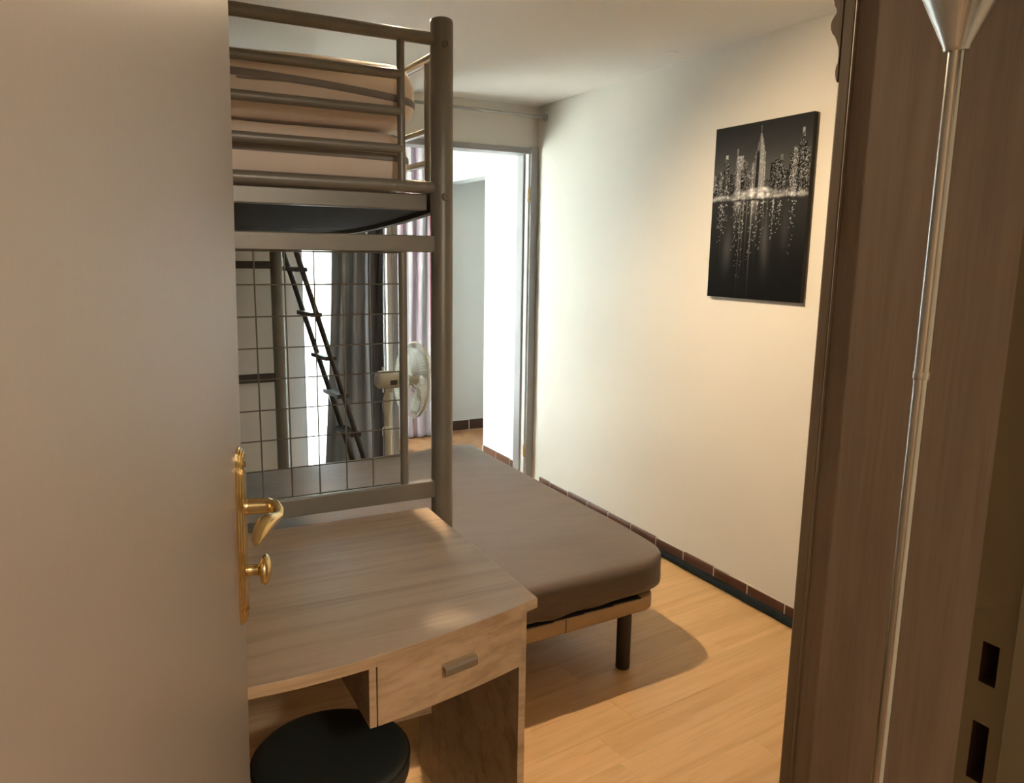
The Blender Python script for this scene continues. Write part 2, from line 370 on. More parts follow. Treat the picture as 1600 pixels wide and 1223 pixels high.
# jamb face as a grid with two holes
yv = [.3745, .393, .4095, .4215]; zv = [0, .980, 1.043, 1.086, 1.129, 2.045]
jm = MB(); V = []; Fc = []
for z in zv:
    for y in yv: V.append((JX, y, z))
n = len(yv)
for i in range(len(zv)-1):
    for j in range(n-1):
        if j == 1 and i in (1, 3): continue
        Fc.append((i*n+j, i*n+j+1, (i+1)*n+j+1, (i+1)*n+j))
jm.add(V, Fc)
jm.add([(JX, .4215, 0), (JX, .4215, 2.045), (JX+.05, .4215, 2.045), (JX+.05, .4215, 0)], [(0, 1, 2, 3)])
obj('jamb', jm, 'jamb_paint', tr)
for i in (1, 3):
    z0, z1, y0, y1, d = zv[i], zv[i+1], yv[1], yv[2], .03
    mm = MB().add([(JX, y0, z0), (JX, y1, z0), (JX, y1, z1), (JX, y0, z1), (JX+d, y0, z0), (JX+d, y1, z0), (JX+d, y1, z1), (JX+d, y0, z1)], [(0, 1, 5, 4), (1, 2, 6, 5), (2, 3, 7, 6), (3, 0, 4, 7), (4, 5, 6, 7)])
    obj('mortise', mm, 'mortise_dark', tr)
obj('door_stop', box(JX-.013, JX+.05, YN0-.012, .3745, 0, 2.045), 'jamb_paint', tr, bevel=.002)
# ------------------------------------------------------------------ entrance door
TH = math.radians(17.48); DW = .80; HX, HY = -.075, .421
tilt = math.radians(1.0)
d1 = thing('door_1', (HX, HY, .012), 'cream painted entrance door standing open with brass handle', None, kind='structure')
d1.matrix_world = Matrix.Translation((HX, HY, .012)) @ Matrix.Rotation(-TH, 4, 'Z') @ Matrix.Translation((0, 0, .95)) @ Matrix.Rotation(tilt, 4, 'Y') @ Matrix.Translation((0, 0, -.95))
# local frame: +y along the door towards its free edge, +x out of the visible face (face at x=0)
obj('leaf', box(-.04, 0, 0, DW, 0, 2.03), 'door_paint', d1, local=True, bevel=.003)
PY = DW-.037; zc = 1.082-.012
def plate_outline(hw, hh):
    pts = []
    for sy, sz, order in ((1, 1, 1), (-1, 1, -1), (-1, -1, 1), (1, -1, -1)):
        seq = [(hw, hh-.040), (hw*.98, hh-.031), (hw*.80, hh-.024), (hw*.78, hh-.016), (hw*.62, hh-.006), (hw*.30, hh)]
        seq = [(a*sy, b*sz) for a, b in seq]
        pts += seq if order == 1 else seq[::-1]
    return pts
pl = MB(); layers = [(.022, .1365, 0), (.022, .1365, .003), (.0195, .134, .0042), (.0195, .134, .006), (.0165, .131, .0072), (.0165, .131, .0085), (.0145, .129, .0098)]
ol = [plate_outline(a, b) for a, b, c in layers]; n = len(ol[0]); V = []; Fc = []
for (a, b, c), o_ in zip(layers, ol):
    for p in o_: V.append((c, PY+p[0], zc+p[1]))
for i in range(len(layers)-1):
    for k in range(n): Fc.append((i*n+k, i*n+(k+1) % n, (i+1)*n+(k+1) % n, (i+1)*n+k))
Fc.append(tuple(range(n))[::-1]); Fc.append(tuple(range((len(layers)-1)*n, len(layers)*n))); pl.add(V, Fc)
plate = setp(obj('handle_plate', pl, 'brass', d1, local=True), 'long ornate brass plate')
for dz in (.112, -.112):
    obj('screw', MB().lathe([(.0035, 0), (.0035, .0015), (.002, .0025)], (.0095, PY, zc+dz), 10, (1, 0, 0)), 'screw_brass', plate, local=True, smooth=True)
zl = zc+.047
lv = MB().lathe([(.0125, 0), (.0125, .004), (.0095, .008)], (.0095, PY, zl), 20, (1, 0, 0))
path = [(.012, PY, zl), (.028, PY, zl+.0005), (.042, PY-.001, zl+.001), (.052, PY-.007, zl), (.057, PY-.017, zl-.003), (.057, PY-.028, zl-.006), (.054, PY-.042, zl-.005), (.050, PY-.058, zl-.003), (.046, PY-.074, zl-.003), (.043, PY-.090, zl-.005), (.041, PY-.110, zl-.009), (.040, PY-.120, zl-.013)]
rs = [.0118, .0118, .0114, .0108, .0098, .0086, .0090, .0112, .0122, .0108, .0076, .004]
lv.tube(path, .008, 14, rs=rs)
setp(obj('lever', lv, 'brass', d1, local=True, smooth=True, sharp=60), 'curved brass lever')
zk = zc-.052
obj('knob', MB().lathe([(.0095, 0), (.0095, .004), (.0085, .006), (.0085, .015), (.011, .019), (.021, .022), (.0235, .026), (.0215, .030), (.013, .034), (.002, .036)], (.0095, PY, zk), 22, (1, 0, 0)), 'brass', d1, local=True, smooth=True, sharp=60)
for z in (.25, 1.75):
    obj('hinge', tube([(-.006, -.006, z-.05), (-.006, -.006, z+.05)], .006, 10), 'brass', d1, local=True, smooth=True)
# ------------------------------------------------------------------ far doorway frame with hinges
d2 = thing('door_2', ((DX0+DX1)/2, YF+.06, 0), 'grey painted frame of the doorless doorway to the next room', None, kind='structure')
obj('jamb', box(DX1+.012, XR-.002, YF-.016, YF2+.005, 0, DZ+.038), 'frame_grey', d2, bevel=.003)
obj('jamb_stop', box(DX1-.012, DX1+.012, YF+.045, YF2+.005, 0, DZ), 'frame_grey', d2, bevel=.002)
obj('rebate_strip', box(DX1+.002, DX1+.012, YF+.002, YF+.045, 0, DZ+.012), 'frame_white', d2)
obj('jamb', box(DX0-.032, DX0, YF-.012, YF2+.005, 0, DZ+.038), 'frame_grey', d2, bevel=.003)
obj('head', box(DX0, DX1+.012, YF-.012, YF2+.005, DZ, DZ+.034), 'frame_grey', d2, bevel=.003)
for z in (.22, 1.865):
    h = obj('hinge', tube([(DX1+.004, YF-.004, z-.04), (DX1+.004, YF-.004, z+.04)], .0075, 10), 'brass', d2, smooth=True)
# ------------------------------------------------------------------ tall window
w1 = thing('window_1', ((WX0+WX1)/2, YF+.06, .02), 'tall white framed window flooding with daylight beside the ladder', None, kind='structure')
y0, y1 = YF+.03, YF+.085; f = MB()
f.box(WX0, WX0+.014, y0, y1, .02, DZ+.035).box(WX1-.014, WX1, y0, y1, .02, DZ+.035).box(WX0+.014, WX1-.014, y0, y1, .02, .09).box(WX0+.014, WX1-.014, y0, y1, DZ-.02, DZ+.035)
obj('window_frame', f, 'frame_grey', w1, bevel=.003)
obj('pane', box(WX0+.014, WX1-.014, YF+.055, YF+.061, .09, DZ-.02), 'glass', w1)
# ------------------------------------------------------------------ double bed
SL = .052
def bedy(x, y): return y+(x-1.80)*SL
BX0, BX1, BY0, BY1 = .40, 1.835, 2.105, 3.935
bed = thing('double_bed', ((BX0+BX1)/2, (BY0+BY1)/2, 0), 'low double bed base with beige steel rim and black cylindrical legs', 'bed')
def rrect(x0, x1, y0, y1, r, n=8):
    pts = []
    for cx, cy, a in ((x1-r, y1-r, 0), (x0+r, y1-r, 90), (x0+r, y0+r, 180), (x1-r, y0+r, 270)):
        for k in range(n+1):
            g = math.radians(a+90*k/n); pts.append((cx+r*math.cos(g), cy+r*math.sin(g)))
    return pts
fx0, fx1, fy0, fy1 = BX0+.03, 1.757, BY0+.014, BY1-.03
o1 = rrect(fx0, fx1, fy0, fy1, .075); o2 = rrect(fx0+.028, fx1-.028, fy0+.028, fy1-.028, .05)
n = len(o1); V = []
prof = [(0, .228), (0, .284)]
ring = []
for a, z in ((0.0, .221), (0.0, .263), (.15, .268), (.85, .268), (1.0, .263), (1.0, .221), (.85, .216), (.15, .216)):
    ring.append([((1-a)*p[0]+a*q[0], (1-a)*p[1]+a*q[1], z) for p, q in zip(o1, o2)])
V = [(x, bedy(x, y), z) for rg in ring for x, y, z in rg]; m_ = len(ring)
Fc = [(i*n+k, i*n+(k+1) % n, ((i+1) % m_)*n+(k+1) % n, ((i+1) % m_)*n+k) for i in range(m_) for k in range(n)]
rim = obj('rim', MB().add(V, Fc), 'bed_steel', bed, smooth=True, sharp=50)
for i in range(16):
    y = fy0+.045+i*(fy1-fy0-.09)/15
    s_ = MB(); x0, x1 = fx0+.03, fx1-.03
    s_.add([(x, bedy(x, yy), z) for z in (.262, .2715) for yy in (y-.025, y+.025) for x in (x0, x1)], [(0, 2, 3, 1), (4, 5, 7, 6), (0, 1, 5, 4), (2, 6, 7, 3), (0, 4, 6, 2), (1, 3, 7, 5)])
    obj('slat', s_, 'slat_wood', bed)
for k in range(9):
    x = fx0+.15+k*(fx1-fx0-.30)/8
    obj('slat_holder', box(x-.0645, x+.0645, bedy(x, fy0)+.004, bedy(x, fy0)+.034, .2675, .2725), 'slat_holder', bed, bevel=.003)
seam_x = 1.335
obj('rim_joint', box(seam_x-.0015, seam_x+.0015, bedy(seam_x, fy0)-.0012, bedy(seam_x, fy0)+.01, .219, .267), 'tile_red', rim)
for lx, ly in ((1.615, 2.137), (1.62, 3.77), (.55, 2.10), (.56, 3.72), (1.07, 2.95)):
    obj('leg', MB().lathe([(.024, 0), (.0265, .004), (.0265, .225), (.022, .240)], (lx, ly, 0), 20), 'leg_black', bed, smooth=True)
def mat_fn(z0, z1):
    def fn(v):
        x, y, z = v
        t = (z-z0)/(z1-z0)
        R = .17; a = (x-(BX1-R))/R; b = ((BY0+R)-y)/R      # well rounded corner of the soft mattress
        if a > 0 and b > 0:
            x = BX1-R+R*a*math.sqrt(max(0, 1-b*b/2)); y = BY0+R-R*b*math.sqrt(max(0, 1-a*a/2))
        # soft sag and pillowing of the top, gathered hem at the foot end
        if t > .5:
            e = min(1, (BX1-x)/.25)*min(1, (y-BY0)/.3)*min(1, (BY1-y)/.3)
            z += .006*math.sin(3*x+1.3*y)*e+.004*math.sin(7*y-2*x)*e
            z -= .012*max(0, 1-(y-BY0)/.35)
            z += .020*math.exp(-((x-1.66)/.13)**2-((y-3.86)/.12)**2)
        y2 = bedy(x, y)
        w_ = max(0, 1-t/.6)**1.5
        z += w_*(.012*max(0, (x-1.35))/.45*(1 if y < BY0+.1 else .3)+.003*(1+math.sin(31*x+2))*(1 if y < BY0+.1 else 0))
        y2 += w_*.005*math.sin(38*x); x += w_*.004*math.sin(35*y)
        return (x, y2, z)
    return fn
mt = MB().rbox(((BX0+BX1)/2, (BY0+BY1)/2, .3485), (BX1-BX0, BY1-BY0, .149), .036, 6, mat_fn(.274, .423), grid=40)
setp(obj('mattress', mt, 'sheet_brown', None, smooth=True, sharp=180), 'thin mattress in dark taupe fitted sheet on the double bed', 'mattress')
# ------------------------------------------------------------------ bunk bed
PXR, PXL, PYN, PYF, PR = .844, -.098, 2.02, 4.11, .031
FXR = .802
bk = thing('bunk_bed', ((PXR+PXL)/2, (PYN+PYF)/2, 0), 'tall grey metal bunk bed with tube rails and wire mesh end', 'bunk bed')
def fxo(y): return (FXR-PXR)*(y-PYN)/(PYF-PYN)     # the bed stands a little askew: x offset along its length
posts = []
for (x, y) in ((PXR, PYN), (PXL, PYN), (FXR, PYF), (PXL+FXR-PXR, PYF)):
    p = obj('post', MB().lathe([(PR, 0), (PR, 2.098), (PR*.93, 2.106), (PR*.7, 2.110)], (x, y, 0), 28), 'grey_metal', bk, smooth=True, sharp=50)
    posts.append(p)
for z in (2.041, 1.651):
    a = math.radians(-93); dx, dy = math.cos(a), math.sin(a)
    b_ = obj('bolt', MB().lathe([(.0105, 0), (.0105, .003), (.0085, .0055), (.0055, .0055), (.005, .002)], (PXR+dx*(PR-.001), PYN+dy*(PR-.001), z), 16, (dx, dy, 0)), 'bolt_metal', posts[0], smooth=True)
VX, VXL = .729, .017
ey = PYN
# end rails: two full-width tubes and three shorter ones between the uprights
for z, r, a, b_ in ((2.056, .0165, PXL, PXR), (1.676, .0165, PXL, PXR), (1.957, .0125, VXL, VX), (1.865, .0125, VXL, VX), (1.770, .0125, VXL, VX)):
    obj('end_rail', tube([(a, ey, z-.004*(1 if z > 1.7 else 1)), (a+.25*(b_-a), ey, z), (a+.5*(b_-a), ey, z), (b_-.25*(b_-a), ey, z), (b_, ey, z)], r, 14), 'grey_metal', bk, smooth=True, sharp=60)
for x in (VX, VXL):
    obj('upright', tube([(x, ey, 1.676), (x, ey, 2.056)], .0105, 12), 'grey_metal', bk, smooth=True, sharp=60)
    obj('upright', tube([(x, ey, .852), (x, ey, 1.502)], .0115, 12), 'grey_metal', bk, smooth=True, sharp=60)
for z0, z1 in ((1.502, 1.547), (.802, .852)):
    obj('cross_bar', box(PXL+.02, PXR-.02, ey-.014, ey+.014, z0, z1), 'grey_metal', bk, bevel=.003)
# wire mesh
ms_ = MB()
mesh = thing('m', (0, 0, 0), None, None) if False else None
pan = obj('mesh_panel', tube([(VXL, ey, 1.4995), (VX, ey, 1.4995)], .0022, 6), 'wire_metal', bk, smooth=True)
for k in range(8):
    z = 1.416-k*.0802
    if k == 7: z = .856
    obj('wire', tube([(VXL, ey-.002, z), (VX, ey-.002, z)], .0019, 6), 'wire_metal', pan, smooth=True)
for k in range(-4, 5):
    x = .340+k*.0745
    if x < VXL+.02: continue
    obj('wire', tube([(x, ey+.002, .85), (x, ey+.002, 1.503)], .0019, 6), 'wire_metal', pan, smooth=True)
# far end
fy = PYF; fo = FXR-PXR
for z0, z1 in ((1.410, 1.447), (.825, .870)):
    obj('cross_bar', box(PXL+fo+.02, FXR-.02, fy-.012, fy+.012, z0, z1), 'dark_metal', bk, bevel=.003)
for z, r in ((2.056, .0165), (1.957, .0125), (1.865, .0125), (1.770, .0125), (1.676, .0165)):
    obj('end_rail', tube([(PXL+fo, fy, z), (FXR, fy, z)], r, 12), 'grey_metal', bk, smooth=True, sharp=60)
# bed base: side rails, head bar and cross slats
def sl(x, y): return (x+fxo(y), y)
def sag(y): return .050*max(0, 1-((y-3.07)/1.03)**2)
for side, x in ((1, PXR-.008), (-1, PXL+.008)):
    a, b_ = PYN+.02, PYF-.02; t = .012; v = []; n_ = 16; q = []
    for i in range(n_+1):
        y = a+(b_-a)*i/n_; xx = x+fxo(y)
        v += [(xx-t, y, 1.612-sag(y)), (xx+t, y, 1.612-sag(y)), (xx+t, y, 1.668), (xx-t, y, 1.668)]
    for i in range(n_):
        for k in range(4): q.append((i*4+k, i*4+(k+1) % 4, (i+1)*4+(k+1) % 4, (i+1)*4+k))
    q += [(0, 1, 2, 3), (n_*4+3, n_*4+2, n_*4+1, n_*4)]
    obj('side_rail', MB().add(v, q), 'dark_metal', bk)
obj('base_bar', box(PXL+.04, PXR-.034, PYN+.022, PYN+.050, 1.616, 1.660), 'grey_metal', bk, bevel=.003)
for a, b_ in ((2.10, 2.735), (2.745, 3.30), (3.31, 3.70), (3.71, 4.07)):
    v = []; q = []; n_ = 5
    for i in range(n_+1):
        y = a+(b_-a)*i/n_
        for z in (1.625-sag(y), 1.637-sag(y)):
            v += [(PXL+.02+fxo(y), y, z), (PXR-.022+fxo(y), y, z)]
    for i in range(n_):
        c = i*4; d = c+4; q += [(c, c+1, d+1, d), (c+2, d+2, d+3, c+3), (c, d, d+2, c+2), (c+1, c+3, d+3, d+1)]
    q += [(0, 2, 3, 1), (n_*4, n_*4+1, n_*4+3, n_*4+2)]
    obj('base_board', MB().add(v, q), 'board_black', bk)
# guard rail on the side towards the room
gx = PXR-.004
def gp(y, z): return (gx+fxo(y), y, z)
gend = 3.25
obj('guard_rail', tube([gp(PYN, 2.022), gp(2.6, 2.022), gp(gend-.06, 2.022), gp(gend-.01, 2.0), gp(gend, 1.95), gp(gend, 1.66)], .0135, 12), 'grey_metal', bk, smooth=True, sharp=60)
for z in (1.930, 1.835, 1.748):
    if z == 1.930: continue
    obj('guard_bar', tube([gp(2.105, z), gp(gend, z)], .010, 10), 'grey_metal', bk, smooth=True)
for y in (2.105, 2.68):
    obj('guard_upright', tube([gp(y, 1.665), gp(y, 2.022)], .0105, 10), 'grey_metal', bk, smooth=True)
# ladder
ld = thing('bunk_ladder', (1.3, 4.12, 0), 'dark grey metal ladder with flat treads leaning on the bunk bed', 'ladder')
YA, YB = 3.99, 4.185
def lad(y, z):
    return (.880+(1.482-z)*.297-(y-4.02)*.12, y, z)
for y in (YA, YB):
    hook = [lad(y, 1.60), (lad(y, 1.66)[0]-.010, y, 1.676), (lad(y, 1.66)[0]-.04, y, 1.682)] if y == YA else [lad(y, 1.56)]
    obj('ladder_rail', tube([lad(y, .0), lad(y, .6), lad(y, 1.2)]+hook, .0138, 12), 'dark_metal', ld, smooth=True, sharp=60)
for z in (.32, .53, .745, .95, 1.18, 1.41):
    xa = lad(YA, z)[0]; xb = lad(YB, z)[0]
    v = [(xa-.034, YA-.012, z-.012), (xa+.026, YA-.012, z-.012), (xb+.026, YB+.012, z-.012), (xb-.034, YB+.012, z-.012)]
    v = v+[(a, b, c+.022) for a, b, c in v]
    obj('tread', MB().add(v, [(0, 3, 2, 1), (4, 5, 6, 7), (0, 1, 5, 4), (1, 2, 6, 5), (2, 3, 7, 6), (3, 0, 4, 7)]), 'dark_metal', ld, bevel=.003)
# two stacked mattresses on the upper bunk
def sleeper(name, label, x0, x1, y0, y1, z0, z1, zp, slope, amp, ph):
    def fn(v):
        x, y, z = v; t = (z-z0)/(z1-z0)
        if t > .5: z += amp*(math.sin(9*x+ph)+.6*math.sin(17*x+5*y+ph))*min(1, (x1-x)/.12)
        elif t < .2: z += .004*math.sin(14*x+ph)*0
        y += .010*math.sin(6*x+ph)*(1-abs(2*t-1))
        return (x+fxo(y), y, z)
    mm = MB().rbox(((x0+x1)/2, (y0+y1)/2, (z0+z1)/2), (x1-x0, y1-y0, z1-z0), .072, 6, fn, grid=30)
    o = setp(obj(name, mm, 'sheet_beige', None, smooth=True, sharp=180), label, 'mattress', 'mattresses stacked on the upper bunk')
    # painted end rail shadow: grey ribbon just proud of the cloth, following the outline
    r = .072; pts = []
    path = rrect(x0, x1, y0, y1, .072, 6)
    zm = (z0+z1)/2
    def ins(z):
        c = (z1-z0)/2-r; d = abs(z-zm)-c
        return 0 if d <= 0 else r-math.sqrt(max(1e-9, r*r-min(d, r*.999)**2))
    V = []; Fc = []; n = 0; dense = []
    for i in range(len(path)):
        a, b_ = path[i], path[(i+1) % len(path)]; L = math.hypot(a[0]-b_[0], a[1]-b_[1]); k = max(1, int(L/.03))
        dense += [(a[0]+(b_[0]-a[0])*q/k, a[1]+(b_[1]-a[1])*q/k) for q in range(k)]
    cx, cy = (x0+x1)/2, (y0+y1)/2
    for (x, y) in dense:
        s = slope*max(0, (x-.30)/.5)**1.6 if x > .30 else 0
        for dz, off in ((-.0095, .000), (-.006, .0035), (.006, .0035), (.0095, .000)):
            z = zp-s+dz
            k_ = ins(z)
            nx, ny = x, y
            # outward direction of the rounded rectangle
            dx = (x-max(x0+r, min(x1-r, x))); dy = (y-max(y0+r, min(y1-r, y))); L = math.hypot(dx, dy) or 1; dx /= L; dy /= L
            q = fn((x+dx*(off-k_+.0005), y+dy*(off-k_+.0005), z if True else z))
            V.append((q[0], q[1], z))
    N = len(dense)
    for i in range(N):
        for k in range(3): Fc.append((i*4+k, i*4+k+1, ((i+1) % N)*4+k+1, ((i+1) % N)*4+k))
    obj('rail_shadow_band', MB().add(V, Fc), 'rail_shadow_grey', o, smooth=True, sharp=180)
    return o
sleeper('bunk_mattress', 'beige sheeted mattress with painted grey rail shadow band lying directly on the bunk slats', PXL+.03, .785, 2.072, 4.03, 1.662, 1.826, 1.756, .006, .0015, 0)
sleeper('bunk_mattress', 'beige sheeted mattress with painted grey rail shadow band stacked on top of another one', PXL+.03, .806, 2.066, 4.02, 1.832, 2.003, 1.928, .030, .004, 1.2)
# ------------------------------------------------------------------ desk
DZT, DT = .786, .022
dk = thing('desk', (.26, 1.65, 0), 'light oak laminate desk with bowed front and one drawer', 'desk')
dx0, dx1, dyb = -.262, .772, 1.978
def front(x):
    t = (x-.255)/(.517); return 1.236+.090*abs(t)**1.75
N = 26; xs = [dx0+(dx1-dx0)*i/N for i in range(N+1)]
poly = [(x, front(x)) for x in xs]+[(dx1+.010, dyb), (dx0, dyb)]
obj('desk_top', MB().prism(poly, DZT-DT, DZT), 'desk_oak', dk, bevel=.0012)
# veneered front edge strip, proud by a hair
V = []; Fc = []
for x in xs:
    V += [(x, front(x)-.0008, DZT-DT+.0005), (x, front(x)-.0008, DZT-.0008)]
for i in range(N): Fc.append((2*i, 2*i+2, 2*i+3, 2*i+1))
obj('edge_strip', MB().add(V, Fc), 'desk_oak_front', dk)
for a, b_ in ((.745, .762), (dx0+.010, dx0+.027)):
    sd = obj('side_panel', box(a, b_, 1.352, 1.955, 0, DZT-DT), 'desk_oak_front', dk, bevel=.001)
obj('back_panel', box(dx0+.027, .745, 1.86, 1.876, .22, DZT-DT), 'desk_oak_front', dk)
obj('divider', box(.386, .400, front(.39)+.026, 1.86, .628, DZT-DT), 'desk_oak_front', dk, bevel=.001)
def dfront(x): return front(x)+.022
# drawer: box with a bowed front panel and a metal bow handle
dr = obj('drawer', box(.412, .738, 1.37, 1.80, .650, .745), 'desk_inner', dk)
N2 = 14; V = []; Fc = []; xa, xb = .4015, .7435
for i in range(N2+1):
    x = xa+(xb-xa)*i/N2; y = dfront(x)
    V += [(x, y, .630), (x, y, .7615), (x, y+.015, .7615), (x, y+.015, .630)]
for i in range(N2):
    for k in range(4): Fc.append((i*4+k, i*4+(k+1) % 4, (i+1)*4+(k+1) % 4, (i+1)*4+k))
Fc += [(0, 1, 2, 3), (N2*4, N2*4+3, N2*4+2, N2*4+1)]
df = setp(obj('drawer_front', MB().add(V, Fc), 'desk_oak_front', dr, bevel=.001), 'bowed light oak drawer front')
hx = .577; hy = dfront(hx); dy_dx = (dfront(hx+.03)-dfront(hx-.03))/.06
hv = []
prof = [(0, .006), (-.010, .0075), (-.017, .006), (-.021, .001), (-.0215, -.006), (-.0205, -.012), (-.0165, -.0125), (-.0175, -.004), (-.014, .001), (0, .001)]
Fh = []; np_ = len(prof)
for i, x in enumerate((hx-.037, hx+.037)):
    for a, b_ in prof: hv.append((x, hy+dy_dx*(x-hx)+a, .705+b_))
for k in range(np_): Fh.append((k, (k+1) % np_, np_+(k+1) % np_, np_+k))
Fh += [tuple(range(np_)), tuple(range(np_, 2*np_))[::-1]]
setp(obj('handle', MB().add(hv, Fh), 'brushed_steel', dr), 'brushed metal bow handle')
# ------------------------------------------------------------------ stool
st = thing('stool', (.352, 1.425, 0), 'black round stool pushed under the desk', 'stool')
sx, sy, sz, sr = .352, 1.425, .50, .158
obj('seat', MB().lathe([(.02, -.055), (sr-.012, -.055), (sr-.002, -.050), (sr, -.040), (sr, -.016), (sr-.004, -.006), (sr-.012, -.001), (sr-.03, .0005), (.09, .0), (.001, .0)], (sx, sy, sz), 48), 'seat_black', st, smooth=True, sharp=50)
obj('trim_ring', MB().lathe([(sr-.001, -.019), (sr+.0015, -.017), (sr+.0015, -.012), (sr-.001, -.010)], (sx, sy, sz), 48), 'black_plastic', st, smooth=True)
for k in range(4):
    a = math.radians(45+90*k); c, s = math.cos(a), math.sin(a)
    obj('leg', tube([(sx+.09*c, sy+.09*s, sz-.05), (sx+.10*c, sy+.10*s, .40), (sx+.145*c, sy+.145*s, 0)], .011, 12), 'black_plastic', st, smooth=True)
obj('foot_ring', tube([(sx+.128*math.cos(2*math.pi*k/24), sy+.128*math.sin(2*math.pi*k/24), .16) for k in range(25)], .007, 8, caps=False), 'chrome', st, smooth=True)
# ------------------------------------------------------------------ wardrobe
WXS, WYF, WYB = 1.165, .999, .430
wd = thing('wardrobe', (1.75, .72, 0), 'large brown wooden wardrobe with moulded cornice beside the entrance', 'wardrobe')
WXE = 2.32
obj('side_panel', box(WXS+.004, WXS+.024, WYB, WYF-.030, .06, 2.04), 'wardrobe_oak', wd)
obj('side_panel', box(WXE-.024, WXE-.004, WYB, WYF-.030, .06, 2.04), 'wardrobe_oak', wd)
obj('back_panel', box(WXS+.024, WXE-.024, WYB, WYB+.012, .06, 2.04), 'wardrobe_oak', wd)
obj('top_panel', box(WXS+.004, WXE-.004, WYB, WYF-.03, 2.04, 2.06), 'wardrobe_oak', wd)
for x, sgn in ((WXS, 1), (WXE, -1)):
    p = obj('corner_post', box(min(x, x+sgn*.045), max(x, x+sgn*.045), WYF-.0275, WYF, .0, 2.06), 'wardrobe_trim', wd, bevel=.004)
    obj('bead', tube([(x+sgn*.001, WYF-.0295, .02), (x+sgn*.001, WYF-.0295, 2.04)], .0028, 8), 'wardrobe_trim', p, smooth=True)
mid = (WXS+WXE)/2
for a, b_, hxx in ((WXS+.047, mid-.002, mid-.05), (mid+.002, WXE-.047, mid+.05)):
    d_ = obj('door', box(a, b_, WYF-.022, WYF-.001, .10, 1.80), 'wardrobe_oak', wd, bevel=.003)
    obj('door_panel', box(a+.08, b_-.08, WYF-.001, WYF+.008, .20, 1.70), 'wardrobe_trim', d_, bevel=.006)
    obj('handle', MB().lathe([(.006, 0), (.006, .015), (.014, .02), (.014, .028), (.004, .034)], (hxx, WYF-.001, 1.0), 16, (0, 1, 0)), 'brass', d_, smooth=True)
obj('plinth', box(WXS+.01, WXE-.01, WYB+.01, WYF-.005, 0, .058), 'wardrobe_trim', wd)
# cornice: moulded profile swept along the front and returned on the side
prof = [(0, 1.805), (.0025, 1.808), (.0048, 1.816), (.0058, 1.824), (.0048, 1.832), (.002, 1.838), (.0015, 1.850), (.003, 1.862), (.007, 1.872), (.011, 1.880), (.0135, 1.884), (.0185, 1.889), (.0225, 1.897), (.0235, 1.904), (.022, 1.911), (.0165, 1.918), (.0125, 1.922), (.0145, 1.930), (.018, 1.934), (.020, 1.942), (.026, 1.957), (.038, 1.972), (.052, 1.990), (.054, 2.01), (.054, 2.045), (0, 2.045)]
V = []; Fc = []; k = len(prof)
for x in (WXS-.0005, WXE+.0005):
    for d_, z in prof: V.append((x, WYF+d_-.0005, z))
Fc = [(i, (i+1) % k, k+(i+1) % k, k+i) for i in range(k)]+[tuple(range(k)), tuple(range(k, 2*k))[::-1]]
obj('cornice', MB().add(V, Fc), 'wardrobe_trim', wd)
# ------------------------------------------------------------------ floor lamp
LX, LY = .872, .586
lp = thing('floor_lamp', (LX, LY, 0), 'slim brushed steel uplighter floor lamp in front of the wardrobe side', 'floor lamp')
obj('base', MB().lathe([(.115, 0), (.118, .004), (.116, .014), (.10, .020), (.02, .026), (.012, .034)], (LX, LY, 0), 40), 'brushed_steel', lp, smooth=True, sharp=40)
obj('pole', MB().lathe([(.0080, .03), (.0080, 1.363)], (LX, LY, 0), 20), 'chrome', lp, smooth=True)
obj('pole', MB().lathe([(.0088, 1.363), (.0088, 1.74)], (LX, LY, 0), 20), 'chrome', lp, smooth=True)
obj('pole_joint', MB().lathe([(.0089, 1.358), (.0094, 1.36), (.0094, 1.366), (.0089, 1.368)], (LX, LY, 0), 20), 'brushed_steel', lp, smooth=True)
obj('shade', MB().lathe([(.006, 1.733), (.0125, 1.733), (.0140, 1.735), (.0145, 1.738), (.050, 1.812), (.095, 1.905), (.098, 1.908), (.095, 1.909), (.048, 1.816), (.006, 1.745)], (LX, LY, 0), 48), 'brushed_steel', lp, smooth=True, sharp=45)
# ------------------------------------------------------------------ canvas print
cv = thing('canvas_print', (XR, 2.456, 1.69), 'black and white night skyline canvas print on the right wall', 'picture')
CY0, CY1, CZ0, CZ1, CT = 2.188, 2.724, 1.327, 2.054, .020   # left edge in the picture is the far one
xf = XR-.004-CT
obj('stretcher', box(xf+.0004, XR-.004, CY0, CY1, CZ0, CZ1), 'canvas_edge', cv, bevel=.002)
W, H = 170, 232
rng = np.random.RandomState(5)
U, Vv = np.meshgrid((np.arange(W)+.5)/W, (np.arange(H)+.5)/H)      # u: left to right, v: bottom to top
img = np.zeros((H, W))
hz = .575                                                    # waterline
sky = .016+.070*np.exp(-((Vv-hz-.08)/.20)**2); img[:] = np.where(Vv > hz, sky, .005+.018*np.exp(-((Vv-hz)/.22)**2))
def tower(u0, u1, v1, base=.03, lit=.25, win=.35, v0=hz):
    mk = (U >= u0) & (U < u1) & (Vv >= v0) & (Vv < v1)
    pat = rng.rand(H, W) < win*.45
    img[mk] = base*(.75+.5*rng.rand(H, W))[mk]; img[mk & pat] = lit*(.4+rng.rand(H, W))[mk & pat]
    edge = mk & (U < u0+.008); img[edge] *= .5
for k in range(80):
    u = rng.rand()*1.05-.05; wd_ = .025+.045*rng.rand(); top = hz+.03+.13*rng.rand()*(1.0 if u < .28 or u > .6 else .6)
    tower(u, u+wd_, top, .010+.055*rng.rand()**2, .12+.30*rng.rand(), .35+.5*rng.rand())
tower(.06, .11, .745, .05, .4, .6); tower(.12, .175, .79, .015, .4, .4); tower(.125, .165, .825, .05, .4, .4); tower(.128, .160, .838, .42, .5, .5, 0.816)
